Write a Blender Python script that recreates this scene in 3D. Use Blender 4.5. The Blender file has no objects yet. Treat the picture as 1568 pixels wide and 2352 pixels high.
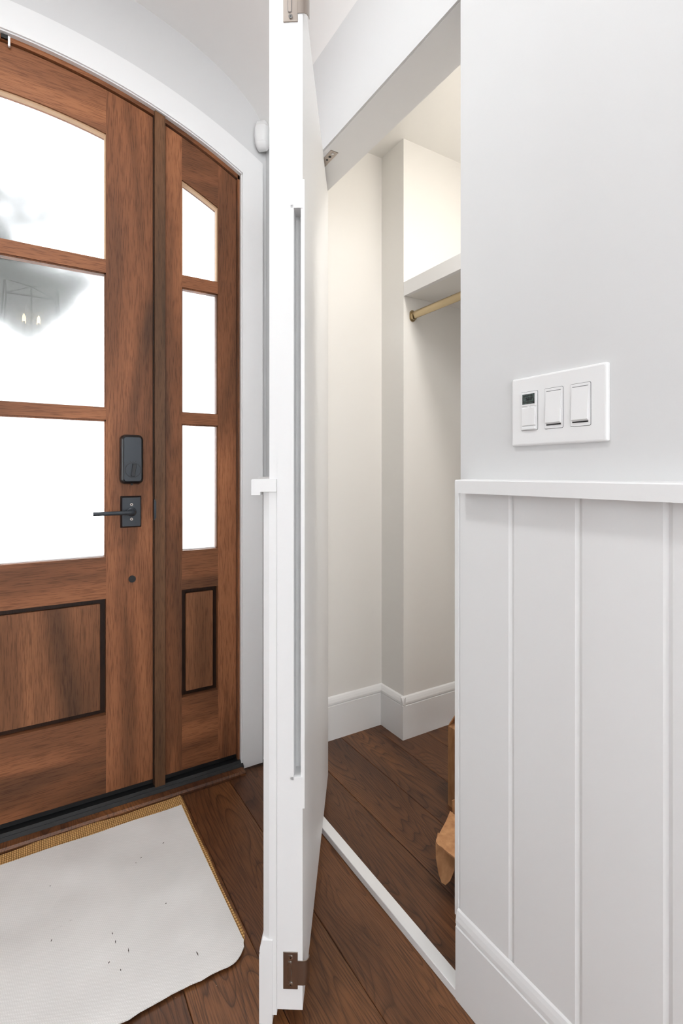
import bpy, bmesh, math, random
from mathutils import Vector, Matrix
random.seed(7)
S = bpy.context.scene
COL = S.collection

# ------------------------------------------------------------------ camera
FPX, CX, HZ, EYE = 1162.0, 784.0, 1088.0, 1.10
TH = math.atan((784 - 72) / FPX)
cam = bpy.data.cameras.new('camera')
cam.sensor_fit = 'HORIZONTAL'; cam.sensor_width = 36.0
cam.lens = FPX * 36.0 / 1568.0
cam.shift_y = -(1176 - HZ) / 1568.0
cam.clip_start = 0.02
camo = bpy.data.objects.new('camera', cam); COL.objects.link(camo)
camo.location = (0, 0, EYE); camo.rotation_euler = (math.pi / 2, 0, -TH)
S.camera = camo

# ------------------------------------------------------------------ world (bright overcast sky)
W = bpy.data.worlds.new('overcast_sky'); S.world = W; W.use_nodes = True
bg = W.node_tree.nodes['Background']
bg.inputs[0].default_value = (0.93, 0.965, 1.0, 1); bg.inputs[1].default_value = 4.0

# ------------------------------------------------------------------ daylight through the foyer windows
def area(name, loc, rot, sx, sy, power, col):
    l = bpy.data.lights.new(name, 'AREA'); l.shape = 'RECTANGLE'; l.size = sx; l.size_y = sy
    l.energy = power; l.color = col
    o = bpy.data.objects.new(name, l); COL.objects.link(o); o.location = loc; o.rotation_euler = rot
    return o
DAY = (0.88, 0.96, 1.0)
for i, x in enumerate((-1.5, 0.0, 1.5)):
    area('window_daylight', (x, -5.07, 1.55), (math.pi / 2, 0, 0), 1.1, 2.2, 8, DAY)          # faces +Y
for y in (-4.0, -2.4):
    area('window_daylight', (-2.47, y, 1.55), (0, -math.pi / 2, 0), 2.2, 1.1, 8, DAY)          # faces +X

# ------------------------------------------------------------------ view
V = S.view_settings
V.view_transform = 'Standard'; V.look = 'None'; V.gamma = 1.0; V.use_curve_mapping = False
V.exposure = 0.87
S.display_settings.display_device = 'sRGB'
S.cycles.max_bounces = 8; S.cycles.diffuse_bounces = 5; S.cycles.glossy_bounces = 2; S.cycles.transmission_bounces = 5
S.cycles.use_adaptive_sampling = True; S.cycles.adaptive_threshold = 0.06
S.cycles.sample_clamp_indirect = 4.0
S.cycles.use_denoising = True

# ------------------------------------------------------------------ materials
def lin(r, g, b):
    c = lambda v: ((v / 255 + 0.055) / 1.055) ** 2.4 if v > 10 else v / 255 / 12.92
    return (c(r), c(g), c(b), 1)
def new_mat(name):
    m = bpy.data.materials.new(name); m.use_nodes = True
    nt = m.node_tree; return m, nt, nt.nodes['Principled BSDF']
def N(nt, kind, **kw):
    n = nt.nodes.new(kind)
    for k, v in kw.items():
        if k.startswith('i_'): n.inputs[k[2:].replace('_', ' ')].default_value = v
        else: setattr(n, k, v)
    return n
def ramp(nt, stops):
    r = nt.nodes.new('ShaderNodeValToRGB'); e = r.color_ramp.elements
    e[0].position, e[0].color = stops[0]; e[1].position, e[1].color = stops[-1]
    for p, c in stops[1:-1]:
        k = e.new(p); k.color = c
    return r
def paint(name, col, rough=0.5, bump=0.0, scale=250):
    m, nt, b = new_mat(name)
    b.inputs['Base Color'].default_value = col; b.inputs['Roughness'].default_value = rough
    if bump:
        t = N(nt, 'ShaderNodeTexCoord'); n = N(nt, 'ShaderNodeTexNoise', i_Scale=scale, i_Detail=2.0)
        bp = N(nt, 'ShaderNodeBump', i_Strength=bump, i_Distance=0.001)
        nt.links.new(t.outputs['Object'], n.inputs['Vector']); nt.links.new(n.outputs['Fac'], bp.inputs['Height'])
        nt.links.new(bp.outputs['Normal'], b.inputs['Normal'])
    return m
def rand_coord(nt, scl, rnd=(7.3, 3.1, 5.7)):
    """object coordinates shifted per object, then scaled"""
    t = N(nt, 'ShaderNodeTexCoord'); oi = N(nt, 'ShaderNodeObjectInfo')
    v = N(nt, 'ShaderNodeVectorMath', operation='SCALE'); v.inputs[0].default_value = rnd
    nt.links.new(oi.outputs['Random'], v.inputs['Scale'])
    a = N(nt, 'ShaderNodeVectorMath', operation='ADD')
    nt.links.new(t.outputs['Object'], a.inputs[0]); nt.links.new(v.outputs[0], a.inputs[1])
    mp = N(nt, 'ShaderNodeVectorMath', operation='MULTIPLY'); mp.inputs[1].default_value = scl
    nt.links.new(a.outputs[0], mp.inputs[0])
    return a.outputs[0], mp.outputs[0], oi.outputs['Random']
def mahogany(name, axis, dark=1.0, olive=0.0):
    m, nt, b = new_mat(name)
    s = [1.0, 1.0, 1.0]; s[axis] = 0.13
    raw, co, rnd = rand_coord(nt, tuple(s))
    n1 = N(nt, 'ShaderNodeTexNoise', i_Scale=8.0, i_Detail=2.5, i_Roughness=0.5, i_Distortion=0.8)
    nt.links.new(co, n1.inputs['Vector'])
    d = lambda c: tuple(v * dark for v in c[:3]) + (1,)
    mixo = lambda a, o: tuple(a[i] * (1 - olive) + o[i] * olive for i in range(4))
    r1 = ramp(nt, [(0.26, d(mixo(lin(84, 56, 39), lin(66, 52, 38)))), (0.44, d(mixo(lin(119, 76, 50), lin(92, 70, 50)))),
                   (0.56, d(mixo(lin(140, 90, 60), lin(106, 80, 56)))), (0.74, d(mixo(lin(167, 109, 73), lin(124, 94, 66))))])
    nt.links.new(n1.outputs['Fac'], r1.inputs['Fac'])
    # long pores
    s2 = [1.0, 1.0, 1.0]; s2[axis] = 0.05
    mp = N(nt, 'ShaderNodeVectorMath', operation='MULTIPLY'); mp.inputs[1].default_value = tuple(s2)
    nt.links.new(raw, mp.inputs[0])
    n2 = N(nt, 'ShaderNodeTexNoise', i_Scale=420.0, i_Detail=2.0, i_Roughness=0.6)
    nt.links.new(mp.outputs[0], n2.inputs['Vector'])
    r2 = ramp(nt, [(0.36, (0.55, 0.50, 0.46, 1)), (0.50, (1, 1, 1, 1)), (0.7, (1.12, 1.1, 1.08, 1))])
    nt.links.new(n2.outputs['Fac'], r2.inputs['Fac'])
    mx = N(nt, 'ShaderNodeMix', data_type='RGBA', blend_type='MULTIPLY'); mx.inputs[0].default_value = 0.75
    nt.links.new(r1.outputs[0], mx.inputs[6]); nt.links.new(r2.outputs[0], mx.inputs[7])
    nt.links.new(mx.outputs[2], b.inputs['Base Color'])
    b.inputs['Roughness'].default_value = 0.48; b.inputs['Specular IOR Level'].default_value = 0.25
    bp = N(nt, 'ShaderNodeBump', i_Strength=0.12, i_Distance=0.0006)
    nt.links.new(n2.outputs['Fac'], bp.inputs['Height']); nt.links.new(bp.outputs['Normal'], b.inputs['Normal'])
    return m
def oak_floor(name):
    m, nt, b = new_mat(name)
    raw, co, rnd = rand_coord(nt, (1.0, 0.15, 1.0), (3.7, 9.1, 0.0))
    n1 = N(nt, 'ShaderNodeTexNoise', i_Scale=6.5, i_Detail=1.6, i_Roughness=0.5, i_Distortion=0.5)
    nt.links.new(co, n1.inputs['Vector'])
    mu = N(nt, 'ShaderNodeMath', operation='MULTIPLY'); mu.inputs[1].default_value = 40.0
    nt.links.new(n1.outputs['Fac'], mu.inputs[0])
    fr = N(nt, 'ShaderNodeMath', operation='FRACT'); nt.links.new(mu.outputs[0], fr.inputs[0])
    rr = ramp(nt, [(0.0, (0.25, 0.21, 0.19, 1)), (0.09, (0.62, 0.58, 0.55, 1)), (0.34, (0.95, 0.94, 0.93, 1)), (0.75, (1.08, 1.06, 1.02, 1)), (0.95, (0.9, 0.88, 0.86, 1)), (1.0, (0.28, 0.24, 0.22, 1))])
    nt.links.new(fr.outputs[0], rr.inputs['Fac'])
    # fine straight pores along the board
    mp = N(nt, 'ShaderNodeVectorMath', operation='MULTIPLY'); mp.inputs[1].default_value = (1.0, 0.035, 1.0)
    nt.links.new(raw, mp.inputs[0])
    n2 = N(nt, 'ShaderNodeTexNoise', i_Scale=330.0, i_Detail=2.5, i_Roughness=0.6); nt.links.new(mp.outputs[0], n2.inputs['Vector'])
    r2 = ramp(nt, [(0.36, (0.38, 0.35, 0.33, 1)), (0.54, (1, 1, 1, 1))]); nt.links.new(n2.outputs['Fac'], r2.inputs['Fac'])
    # broad tone
    n3 = N(nt, 'ShaderNodeTexNoise', i_Scale=3.0, i_Detail=2.0); nt.links.new(co, n3.inputs['Vector'])
    r3 = ramp(nt, [(0.3, lin(76, 46, 29)), (0.5, lin(108, 69, 42)), (0.72, lin(138, 90, 52))]); nt.links.new(n3.outputs['Fac'], r3.inputs['Fac'])
    m1 = N(nt, 'ShaderNodeMix', data_type='RGBA', blend_type='MULTIPLY')
    nk = N(nt, 'ShaderNodeTexNoise', i_Scale=2.2, i_Detail=1.0); nt.links.new(co, nk.inputs['Vector'])
    mk = N(nt, 'ShaderNodeMapRange'); mk.inputs['From Min'].default_value = 0.3; mk.inputs['From Max'].default_value = 0.65
    mk.inputs['To Min'].default_value = 0.6; mk.inputs['To Max'].default_value = 1.0
    nt.links.new(nk.outputs['Fac'], mk.inputs['Value']); nt.links.new(mk.outputs[0], m1.inputs[0])
    nt.links.new(r3.outputs[0], m1.inputs[6]); nt.links.new(rr.outputs[0], m1.inputs[7])
    m2 = N(nt, 'ShaderNodeMix', data_type='RGBA', blend_type='MULTIPLY'); m2.inputs[0].default_value = 0.7
    nt.links.new(m1.outputs[2], m2.inputs[6]); nt.links.new(r2.outputs[0], m2.inputs[7])
    # per board tone
    mr = N(nt, 'ShaderNodeMapRange'); mr.inputs['To Min'].default_value = 0.90; mr.inputs['To Max'].default_value = 1.10
    nt.links.new(rnd, mr.inputs['Value'])
    hs = N(nt, 'ShaderNodeHueSaturation'); nt.links.new(mr.outputs[0], hs.inputs['Value']); nt.links.new(m2.outputs[2], hs.inputs['Color'])
    # pale construction dust specks
    vo = N(nt, 'ShaderNodeTexVoronoi', i_Scale=38.0); nt.links.new(raw, vo.inputs['Vector'])
    rv = ramp(nt, [(0.0, (1, 1, 1, 1)), (0.045, (0, 0, 0, 1))]); nt.links.new(vo.outputs['Distance'], rv.inputs['Fac'])
    sel = N(nt, 'ShaderNodeMath', operation='GREATER_THAN'); sel.inputs[1].default_value = 0.82
    sp = N(nt, 'ShaderNodeSeparateColor'); nt.links.new(vo.outputs['Color'], sp.inputs[0]); nt.links.new(sp.outputs[0], sel.inputs[0])
    mm = N(nt, 'ShaderNodeMath', operation='MULTIPLY'); nt.links.new(rv.outputs[0], mm.inputs[0]); nt.links.new(sel.outputs[0], mm.inputs[1])
    m3 = N(nt, 'ShaderNodeMix', data_type='RGBA'); nt.links.new(mm.outputs[0], m3.inputs[0])
    nt.links.new(hs.outputs[0], m3.inputs[6]); m3.inputs[7].default_value = lin(205, 180, 150)
    nt.links.new(m3.outputs[2], b.inputs['Base Color'])
    b.inputs['Roughness'].default_value = 0.40
    bp = N(nt, 'ShaderNodeBump', i_Strength=0.25, i_Distance=0.0006)
    nt.links.new(n2.outputs['Fac'], bp.inputs['Height']); nt.links.new(bp.outputs['Normal'], b.inputs['Normal'])
    return m
def metal(name, col, rough, met=1.0):
    m, nt, b = new_mat(name)
    b.inputs['Base Color'].default_value = col; b.inputs['Metallic'].default_value = met; b.inputs['Roughness'].default_value = rough
    return m
def brushed(name, col, rough):
    m, nt, b = new_mat(name)
    t = N(nt, 'ShaderNodeTexCoord'); mp = N(nt, 'ShaderNodeVectorMath', operation='MULTIPLY'); mp.inputs[1].default_value = (40, 40, 900)
    n = N(nt, 'ShaderNodeTexNoise', i_Scale=1.0, i_Detail=2.0)
    nt.links.new(t.outputs['Object'], mp.inputs[0]); nt.links.new(mp.outputs[0], n.inputs['Vector'])
    bp = N(nt, 'ShaderNodeBump', i_Strength=0.15, i_Distance=0.0003); nt.links.new(n.outputs['Fac'], bp.inputs['Height'])
    nt.links.new(bp.outputs['Normal'], b.inputs['Normal'])
    b.inputs['Base Color'].default_value = col; b.inputs['Metallic'].default_value = 1.0; b.inputs['Roughness'].default_value = rough
    return m
def glass_mat():
    m, nt, b = new_mat('obscure_glass')
    b.inputs['Base Color'].default_value = (1, 1, 1, 1); b.inputs['Transmission Weight'].default_value = 1.0
    b.inputs['Roughness'].default_value = 0.22; b.inputs['IOR'].default_value = 1.2
    b.inputs['Coat Weight'].default_value = 1.0; b.inputs['Coat Roughness'].default_value = 0.0; b.inputs['Coat IOR'].default_value = 1.6
    return m
def emit(name, col, s):
    m, nt, b = new_mat(name)
    b.inputs['Base Color'].default_value = col; b.inputs['Emission Color'].default_value = col; b.inputs['Emission Strength'].default_value = s
    return m
def jute():
    m, nt, b = new_mat('jute_weave')
    t = N(nt, 'ShaderNodeTexCoord')
    w1 = N(nt, 'ShaderNodeTexWave', i_Scale=55.0, i_Distortion=1.5, i_Detail=1.0); w1.bands_direction = 'X'
    w2 = N(nt, 'ShaderNodeTexWave', i_Scale=38.0, i_Distortion=1.0, i_Detail=1.0); w2.bands_direction = 'Y'
    nt.links.new(t.outputs['Object'], w1.inputs['Vector']); nt.links.new(t.outputs['Object'], w2.inputs['Vector'])
    mu = N(nt, 'ShaderNodeMath', operation='MULTIPLY'); nt.links.new(w1.outputs['Fac'], mu.inputs[0]); nt.links.new(w2.outputs['Fac'], mu.inputs[1])
    r = ramp(nt, [(0.0, lin(140, 100, 54)), (0.2, lin(206, 158, 94)), (0.7, lin(232, 190, 124))]); nt.links.new(mu.outputs[0], r.inputs['Fac'])
    nt.links.new(r.outputs[0], b.inputs['Base Color']); b.inputs['Roughness'].default_value = 0.9
    bp = N(nt, 'ShaderNodeBump', i_Strength=0.8, i_Distance=0.002); nt.links.new(mu.outputs[0], bp.inputs['Height']); nt.links.new(bp.outputs['Normal'], b.inputs['Normal'])
    return m
def backing():
    m, nt, b = new_mat('felt_backing')
    t = N(nt, 'ShaderNodeTexCoord')
    rot = N(nt, 'ShaderNodeMapping'); rot.inputs['Rotation'].default_value = (0, 0, 0.6)
    nt.links.new(t.outputs['Object'], rot.inputs['Vector'])
    ck = N(nt, 'ShaderNodeTexBrick', i_Scale=95.0); ck.inputs['Mortar Size'].default_value = 0.05
    ck.inputs['Color1'].default_value = (1, 1, 1, 1); ck.inputs['Color2'].default_value = (0.97, 0.97, 0.97, 1); ck.inputs['Mortar'].default_value = (0.80, 0.79, 0.78, 1)
    nt.links.new(rot.outputs[0], ck.inputs['Vector'])
    n = N(nt, 'ShaderNodeTexNoise', i_Scale=6.0, i_Detail=4.0); nt.links.new(t.outputs['Object'], n.inputs['Vector'])
    r = ramp(nt, [(0.3, lin(234, 232, 229)), (0.7, lin(244, 242, 239))]); nt.links.new(n.outputs['Fac'], r.inputs['Fac'])
    mx = N(nt, 'ShaderNodeMix', data_type='RGBA', blend_type='MULTIPLY'); mx.inputs[0].default_value = 0.8
    nt.links.new(r.outputs[0], mx.inputs[6]); nt.links.new(ck.outputs[0], mx.inputs[7])
    # faint smudges
    n2 = N(nt, 'ShaderNodeTexNoise', i_Scale=9.0, i_Detail=6.0, i_Roughness=0.75); nt.links.new(t.outputs['Object'], n2.inputs['Vector'])
    r2 = ramp(nt, [(0.66, (0, 0, 0, 1)), (0.86, (1, 1, 1, 1))]); nt.links.new(n2.outputs['Fac'], r2.inputs['Fac'])
    m2 = N(nt, 'ShaderNodeMix', data_type='RGBA'); nt.links.new(r2.outputs[0], m2.inputs[0]); nt.links.new(mx.outputs[2], m2.inputs[6]); m2.inputs[7].default_value = lin(150, 142, 134)
    nt.links.new(m2.outputs[2], b.inputs['Base Color']); b.inputs['Roughness'].default_value = 0.9
    bp = N(nt, 'ShaderNodeBump', i_Strength=0.3, i_Distance=0.001); nt.links.new(ck.outputs['Fac'], bp.inputs['Height']); bp.invert = True
    n4 = N(nt, 'ShaderNodeTexNoise', i_Scale=4.5, i_Detail=1.0); nt.links.new(t.outputs['Object'], n4.inputs['Vector'])
    b4 = N(nt, 'ShaderNodeBump', i_Strength=0.7, i_Distance=0.03); nt.links.new(n4.outputs['Fac'], b4.inputs['Height'])
    nt.links.new(b4.outputs['Normal'], bp.inputs['Normal'])
    nt.links.new(bp.outputs['Normal'], b.inputs['Normal'])
    return m
def cardboard(name, k):
    m, nt, b = new_mat(name)
    t = N(nt, 'ShaderNodeTexCoord'); mp = N(nt, 'ShaderNodeVectorMath', operation='MULTIPLY'); mp.inputs[1].default_value = (1, 1, 0.3)
    n = N(nt, 'ShaderNodeTexNoise', i_Scale=60.0, i_Detail=4.0); nt.links.new(t.outputs['Object'], mp.inputs[0]); nt.links.new(mp.outputs[0], n.inputs['Vector'])
    r = ramp(nt, [(0.3, tuple(v * k for v in lin(166, 116, 76)[:3]) + (1,)), (0.7, tuple(v * k for v in lin(198, 148, 104)[:3]) + (1,))])
    nt.links.new(n.outputs['Fac'], r.inputs['Fac']); nt.links.new(r.outputs[0], b.inputs['Base Color']); b.inputs['Roughness'].default_value = 0.8
    return m
def lcd():
    m, nt, b = new_mat('lcd_screen')
    t = N(nt, 'ShaderNodeTexCoord'); n = N(nt, 'ShaderNodeTexNoise', i_Scale=160.0, i_Detail=2.0)
    nt.links.new(t.outputs['Object'], n.inputs['Vector'])
    r = ramp(nt, [(0.35, lin(18, 22, 22)), (0.7, lin(78, 98, 92))]); nt.links.new(n.outputs['Fac'], r.inputs['Fac'])
    nt.links.new(r.outputs[0], b.inputs['Base Color']); b.inputs['Roughness'].default_value = 0.15
    return m

M = {}
M['wall'] = paint('wall_paint', lin(219, 219, 219), 0.6, 0.05)
M['ceil'] = paint('ceiling_paint', lin(244, 242, 240), 0.7, 0.05)
M['closet'] = paint('closet_paint', lin(236, 234, 230), 0.6, 0.05)
M['trim'] = paint('white_trim_paint', lin(237, 237, 237), 0.38, 0.03, 60)
M['wood_z'] = mahogany('mahogany_upright', 2)
M['wood_x'] = mahogany('mahogany_level', 0, 0.92)
M['wood_panel'] = mahogany('mahogany_panel', 2, 0.9, 0.25)
M['wood_post'] = mahogany('mahogany_mullion', 2, 0.85, 0.65)
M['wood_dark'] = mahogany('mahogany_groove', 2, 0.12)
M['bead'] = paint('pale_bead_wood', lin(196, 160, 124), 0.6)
M['floor'] = oak_floor('stained_oak')
M['black'] = metal('matte_black_metal', lin(50, 55, 61), 0.42, 0.25)
M['black_edge'] = metal('black_metal_edge', lin(24, 25, 28), 0.38, 0.2)
M['rubber'] = paint('black_rubber', lin(12, 12, 13), 0.5)
M['nickel'] = brushed('satin_nickel', lin(170, 160, 152), 0.30)
M['rod'] = metal('bronze_rod_metal', lin(186, 168, 136), 0.35)
M['chrome'] = metal('polished_nickel', lin(190, 190, 190), 0.12)
M['lantern'] = metal('aged_nickel', lin(96, 94, 92), 0.3)
M['plastic'] = paint('white_plastic', lin(238, 238, 238), 0.3)
M['glass'] = glass_mat()
M['jute'] = jute(); M['backing'] = backing()
M['card'] = cardboard('cardboard_brown', 0.85); M['card2'] = cardboard('cardboard_tan', 1.0)
M['lcd'] = lcd(); M['ink'] = paint('dark_lcd_mark', lin(16, 20, 20), 0.4)
M['bulb'] = emit('bulb_glow', (1.0, 0.72, 0.38, 1), 14)
M['lampglow'] = emit('lamp_diffuser', (1.0, 0.90, 0.76, 1), 3)
M['bark'] = paint('bark', lin(60, 48, 40), 0.9); M['leaf'] = paint('foliage', lin(34, 40, 32), 0.8)
M['stone'] = paint('porch_concrete', lin(190, 188, 184), 0.8, 0.2, 80)
M['clear'] = None
m, nt, b = new_mat('window_glass'); b.inputs['Transmission Weight'].default_value = 1.0; b.inputs['Roughness'].default_value = 0.0; b.inputs['IOR'].default_value = 1.01; M['clear'] = m

# ------------------------------------------------------------------ mesh helpers
def bm_box(bm, x0, x1, y0, y1, z0, z1):
    v = [bm.verts.new(p) for p in ((x0, y0, z0), (x1, y0, z0), (x1, y1, z0), (x0, y1, z0), (x0, y0, z1), (x1, y0, z1), (x1, y1, z1), (x0, y1, z1))]
    for f in ((0, 3, 2, 1), (4, 5, 6, 7), (0, 1, 5, 4), (1, 2, 6, 5), (2, 3, 7, 6), (3, 0, 4, 7)):
        bm.faces.new([v[i] for i in f])
    return bm
def box(x0, x1, y0, y1, z0, z1, bev=0.0, seg=2):
    bm = bmesh.new(); bm_box(bm, x0, x1, y0, y1, z0, z1)
    if bev: bmesh.ops.bevel(bm, geom=bm.edges[:], offset=bev, segments=seg, affect='EDGES', profile=0.5)
    return bm
def prism(pts, axis, a0, a1, bev=0.0):
    """polygon in the two other axes (in xyz order) swept along axis"""
    bm = bmesh.new()
    def P(p, a):
        q = list(p); q.insert(axis, a); return q
    A = [bm.verts.new(P(p, a0)) for p in pts]; B = [bm.verts.new(P(p, a1)) for p in pts]
    n = len(pts)
    bm.faces.new(A[::-1]); bm.faces.new(B)
    for i in range(n): bm.faces.new((A[i], A[(i + 1) % n], B[(i + 1) % n], B[i]))
    bmesh.ops.recalc_face_normals(bm, faces=bm.faces)
    if bev: bmesh.ops.bevel(bm, geom=bm.edges[:], offset=bev, segments=2, affect='EDGES', profile=0.5)
    return bm
def rrect(cx, cz, w, h, r, n=6):
    out = []
    for (sx, sz, a0) in ((1, 1, 0), (-1, 1, 90), (-1, -1, 180), (1, -1, 270)):
        for k in range(n + 1):
            a = math.radians(a0 + 90 * k / n)
            out.append((cx + sx * (w / 2 - r) + r * math.cos(a), cz + sz * (h / 2 - r) + r * math.sin(a)))
    return out
def loft(rings, cap=True):
    bm = bmesh.new(); R = [[bm.verts.new(p) for p in r] for r in rings]; n = len(rings[0])
    for a, b2 in zip(R, R[1:]):
        for i in range(n): bm.faces.new((a[i], a[(i + 1) % n], b2[(i + 1) % n], b2[i]))
    if cap: bm.faces.new(R[0][::-1]); bm.faces.new(R[-1])
    bmesh.ops.recalc_face_normals(bm, faces=bm.faces)
    return bm
def tube(path, r, n=14, sq=(1, 1)):
    rings = []; up0 = Vector((0, 0, 1))
    P = [Vector(p) for p in path]
    for i, p in enumerate(P):
        t = (P[min(i + 1, len(P) - 1)] - P[max(i - 1, 0)]).normalized()
        up = up0 if abs(t.z) < 0.95 else Vector((0, 1, 0))
        s = t.cross(up).normalized(); u = s.cross(t).normalized()
        rr = r[i] if isinstance(r, (list, tuple)) else r
        rings.append([p + s * rr * sq[0] * math.cos(2 * math.pi * k / n) + u * rr * sq[1] * math.sin(2 * math.pi * k / n) for k in range(n)])
    return loft(rings)
def disc(c, r, d, axis, n=24):
    """short cylinder centred at c, from c to c+d along axis"""
    rings = []
    for a in (0, d):
        ring = []
        for k in range(n):
            q = [r * math.cos(2 * math.pi * k / n), r * math.sin(2 * math.pi * k / n)]; q.insert(axis, a)
            ring.append((c[0] + q[0], c[1] + q[1], c[2] + q[2]))
        rings.append(ring)
    return loft(rings)
def join(*bms):
    out = bmesh.new()
    for b2 in bms:
        me = bpy.data.meshes.new('tmp'); b2.to_mesh(me); b2.free(); out.from_mesh(me); bpy.data.meshes.remove(me)
    return out
def band(x0, x1, zl, zh, y0, y1, n=24):
    """solid between two height functions of x"""
    if n == 1 or x1 - x0 < 0.02: n = max(2, n // 8)
    bm = bmesh.new(); cols = []
    for i in range(n + 1):
        x = x0 + (x1 - x0) * i / n; a, b2 = zl(x), zh(x)
        cols.append([bm.verts.new(p) for p in ((x, y0, a), (x, y1, a), (x, y1, b2), (x, y0, b2))])
    for c, d in zip(cols, cols[1:]):
        for k in range(4): bm.faces.new((c[k], c[(k + 1) % 4], d[(k + 1) % 4], d[k]))
    bm.faces.new(cols[0][::-1]); bm.faces.new(cols[-1])
    bmesh.ops.recalc_face_normals(bm, faces=bm.faces)
    return bm
def obj(name, bm, mat, parent=None, smooth=False):
    me = bpy.data.meshes.new(name)
    if parent is not None and parent.type == 'EMPTY' and parent.get('_world'):
        bmesh.ops.translate(bm, verts=bm.verts[:], vec=-Vector(parent['_world']))
    bm.to_mesh(me); bm.free()
    me.materials.append(M[mat] if isinstance(mat, str) else mat)
    if smooth:
        for p in me.polygons: p.use_smooth = True
        try: me.set_sharp_from_angle(angle=math.radians(38))
        except Exception: pass
    o = bpy.data.objects.new(name, me); COL.objects.link(o)
    if parent is not None:
        o.parent = parent
        if parent.get('_world'): o['_world'] = parent['_world']
    return o
_old = obj
def obj(name, bm, mat, parent=None, smooth=False):
    # sub-parts hang on a mesh part: shift by the thing's origin too
    if parent is not None and parent.type == 'MESH' and parent.get('_world'):
        bmesh.ops.translate(bm, verts=bm.verts[:], vec=-Vector(parent['_world']))
    return _old(name, bm, mat, parent, smooth)
def tag(o, label=None, cat=None, group=None, kind=None):
    if label: o['label'] = label
    if cat: o['category'] = cat
    if group: o['group'] = group
    if kind: o['kind'] = kind
    return o
def thing(name, loc, label=None, cat=None, group=None, kind=None, world=True, rz=0.0):
    o = bpy.data.objects.new(name, None); COL.objects.link(o); o.location = loc; o.rotation_euler = (0, 0, rz)
    o.empty_display_size = 0.05
    if world: o['_world'] = list(loc)
    return tag(o, label, cat, group, kind)
def struct(name, bm, mat, label=None, cat=None, smooth=False):
    return tag(obj(name, bm, mat, None, smooth), label, cat, None, 'structure')

# ------------------------------------------------------------------ shared dimensions (metres)
XB = 0.772            # plaster face of the wall with the closet
YA = 1.82             # plaster face of the entry wall
XC = -0.10            # centre of the entry door and the vault
ZC = 0.82             # centre height of the door arch
arc = lambda R: (lambda x: ZC + math.sqrt(max(R * R - (x - XC) ** 2, 0)))
mir = lambda x: 2 * XC - x
XL = mir(XB)
vault = lambda x: 2.349 + 0.389 * math.sqrt(max(1 - ((x - XC) / 0.885) ** 2, 0))
YV = -1.4             # the vestibule opens to the foyer here

# ------------------------------------------------------------------ floor
floor = struct('floor', join(box(-2.5, 2.5, -5.1, YV, -0.06, 0.0), box(XL - 0.2, 1.75, YV, 1.95, -0.06, -0.012)), 'floor',
               'dark stained oak plank floor', 'floor')
def plank(x0, x1, y0, y1):
    obj('plank', box(x0 + 0.0006, x1 - 0.0006, y0 + 0.0006, y1 - 0.0006, -0.012, 0.0, 0.0012, 1), 'floor', floor)
PW = 0.165
x = 0.936 - PW
rows = []
while x > XL: rows.append((x, x + PW)); x -= PW
rows.append((XL, rows[-1][0]))
random.seed(4)
for a, b2 in rows:
    y = YV + 0.0; first = random.uniform(0.4, 1.7); y1 = y + first
    while y < 1.757:
        e = min(y1, 1.757)
        if 1.757 - e < 0.25: e = 1.757
        plank(max(a, XL), min(b2, XB), y, e); y = e; y1 = e + 2.9
for k in range(5):
    a = 0.936 + PW * (k - 1)
    y = 0.1; y1 = y + (0.3, 1.9, 0.45, 1.9, 0.3)[k]
    while y < 1.815:
        e = min(y1, 1.815)
        if 1.815 - e < 0.25: e = 1.815
        plank(max(a, XB), min(a + PW, 1.75), y, e); y = e; y1 = e + 1.9

# ------------------------------------------------------------------ entry wall with arched opening
XI = 0.672; XIL = mir(XI)
bm = join(box(XL - 0.2, XIL, YA, YA + 0.16, 0, 2.85), box(XI, 1.9, YA, YA + 0.16, 0, 2.85),
          band(XIL, XI, arc(1.605), lambda x: 2.85, YA, YA + 0.16, 40))
wall_front = struct('wall_front', bm, 'wall', 'pale painted wall around the arched entry door', 'wall')
# white arched casing
XO = 0.751; XOL = mir(XO)
cas = thing('trim_1', (XC, 1.80, 0), 'white flat casing following the arched entry door', 'casing', kind='structure')
def casing_leg(xa, xb):
    obj('casing_leg', band(xa, xb, lambda x: 0.0, arc(1.690) if xa > 0 else arc(1.690), 1.80, YA, 6), 'trim', cas)
obj('casing_leg', band(XI, XO, lambda x: 0.0, arc(1.690), 1.80, YA, 6), 'trim', cas)
obj('casing_leg', band(XOL, XIL, lambda x: 0.0, arc(1.690), 1.80, YA, 6), 'trim', cas)
obj('casing_arch', band(XIL, XI, arc(1.600), arc(1.690), 1.80, YA, 48), 'trim', cas)
obj('casing_reveal', join(box(XI - 0.004, XI, 1.806, 1.84, 0, arc(1.600)(XI)), box(XIL, XIL + 0.004, 1.806, 1.84, 0, arc(1.600)(XIL)),
                          band(XIL, XI, arc(1.596), arc(1.600), 1.806, 1.84, 48)), 'trim', cas)

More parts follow.
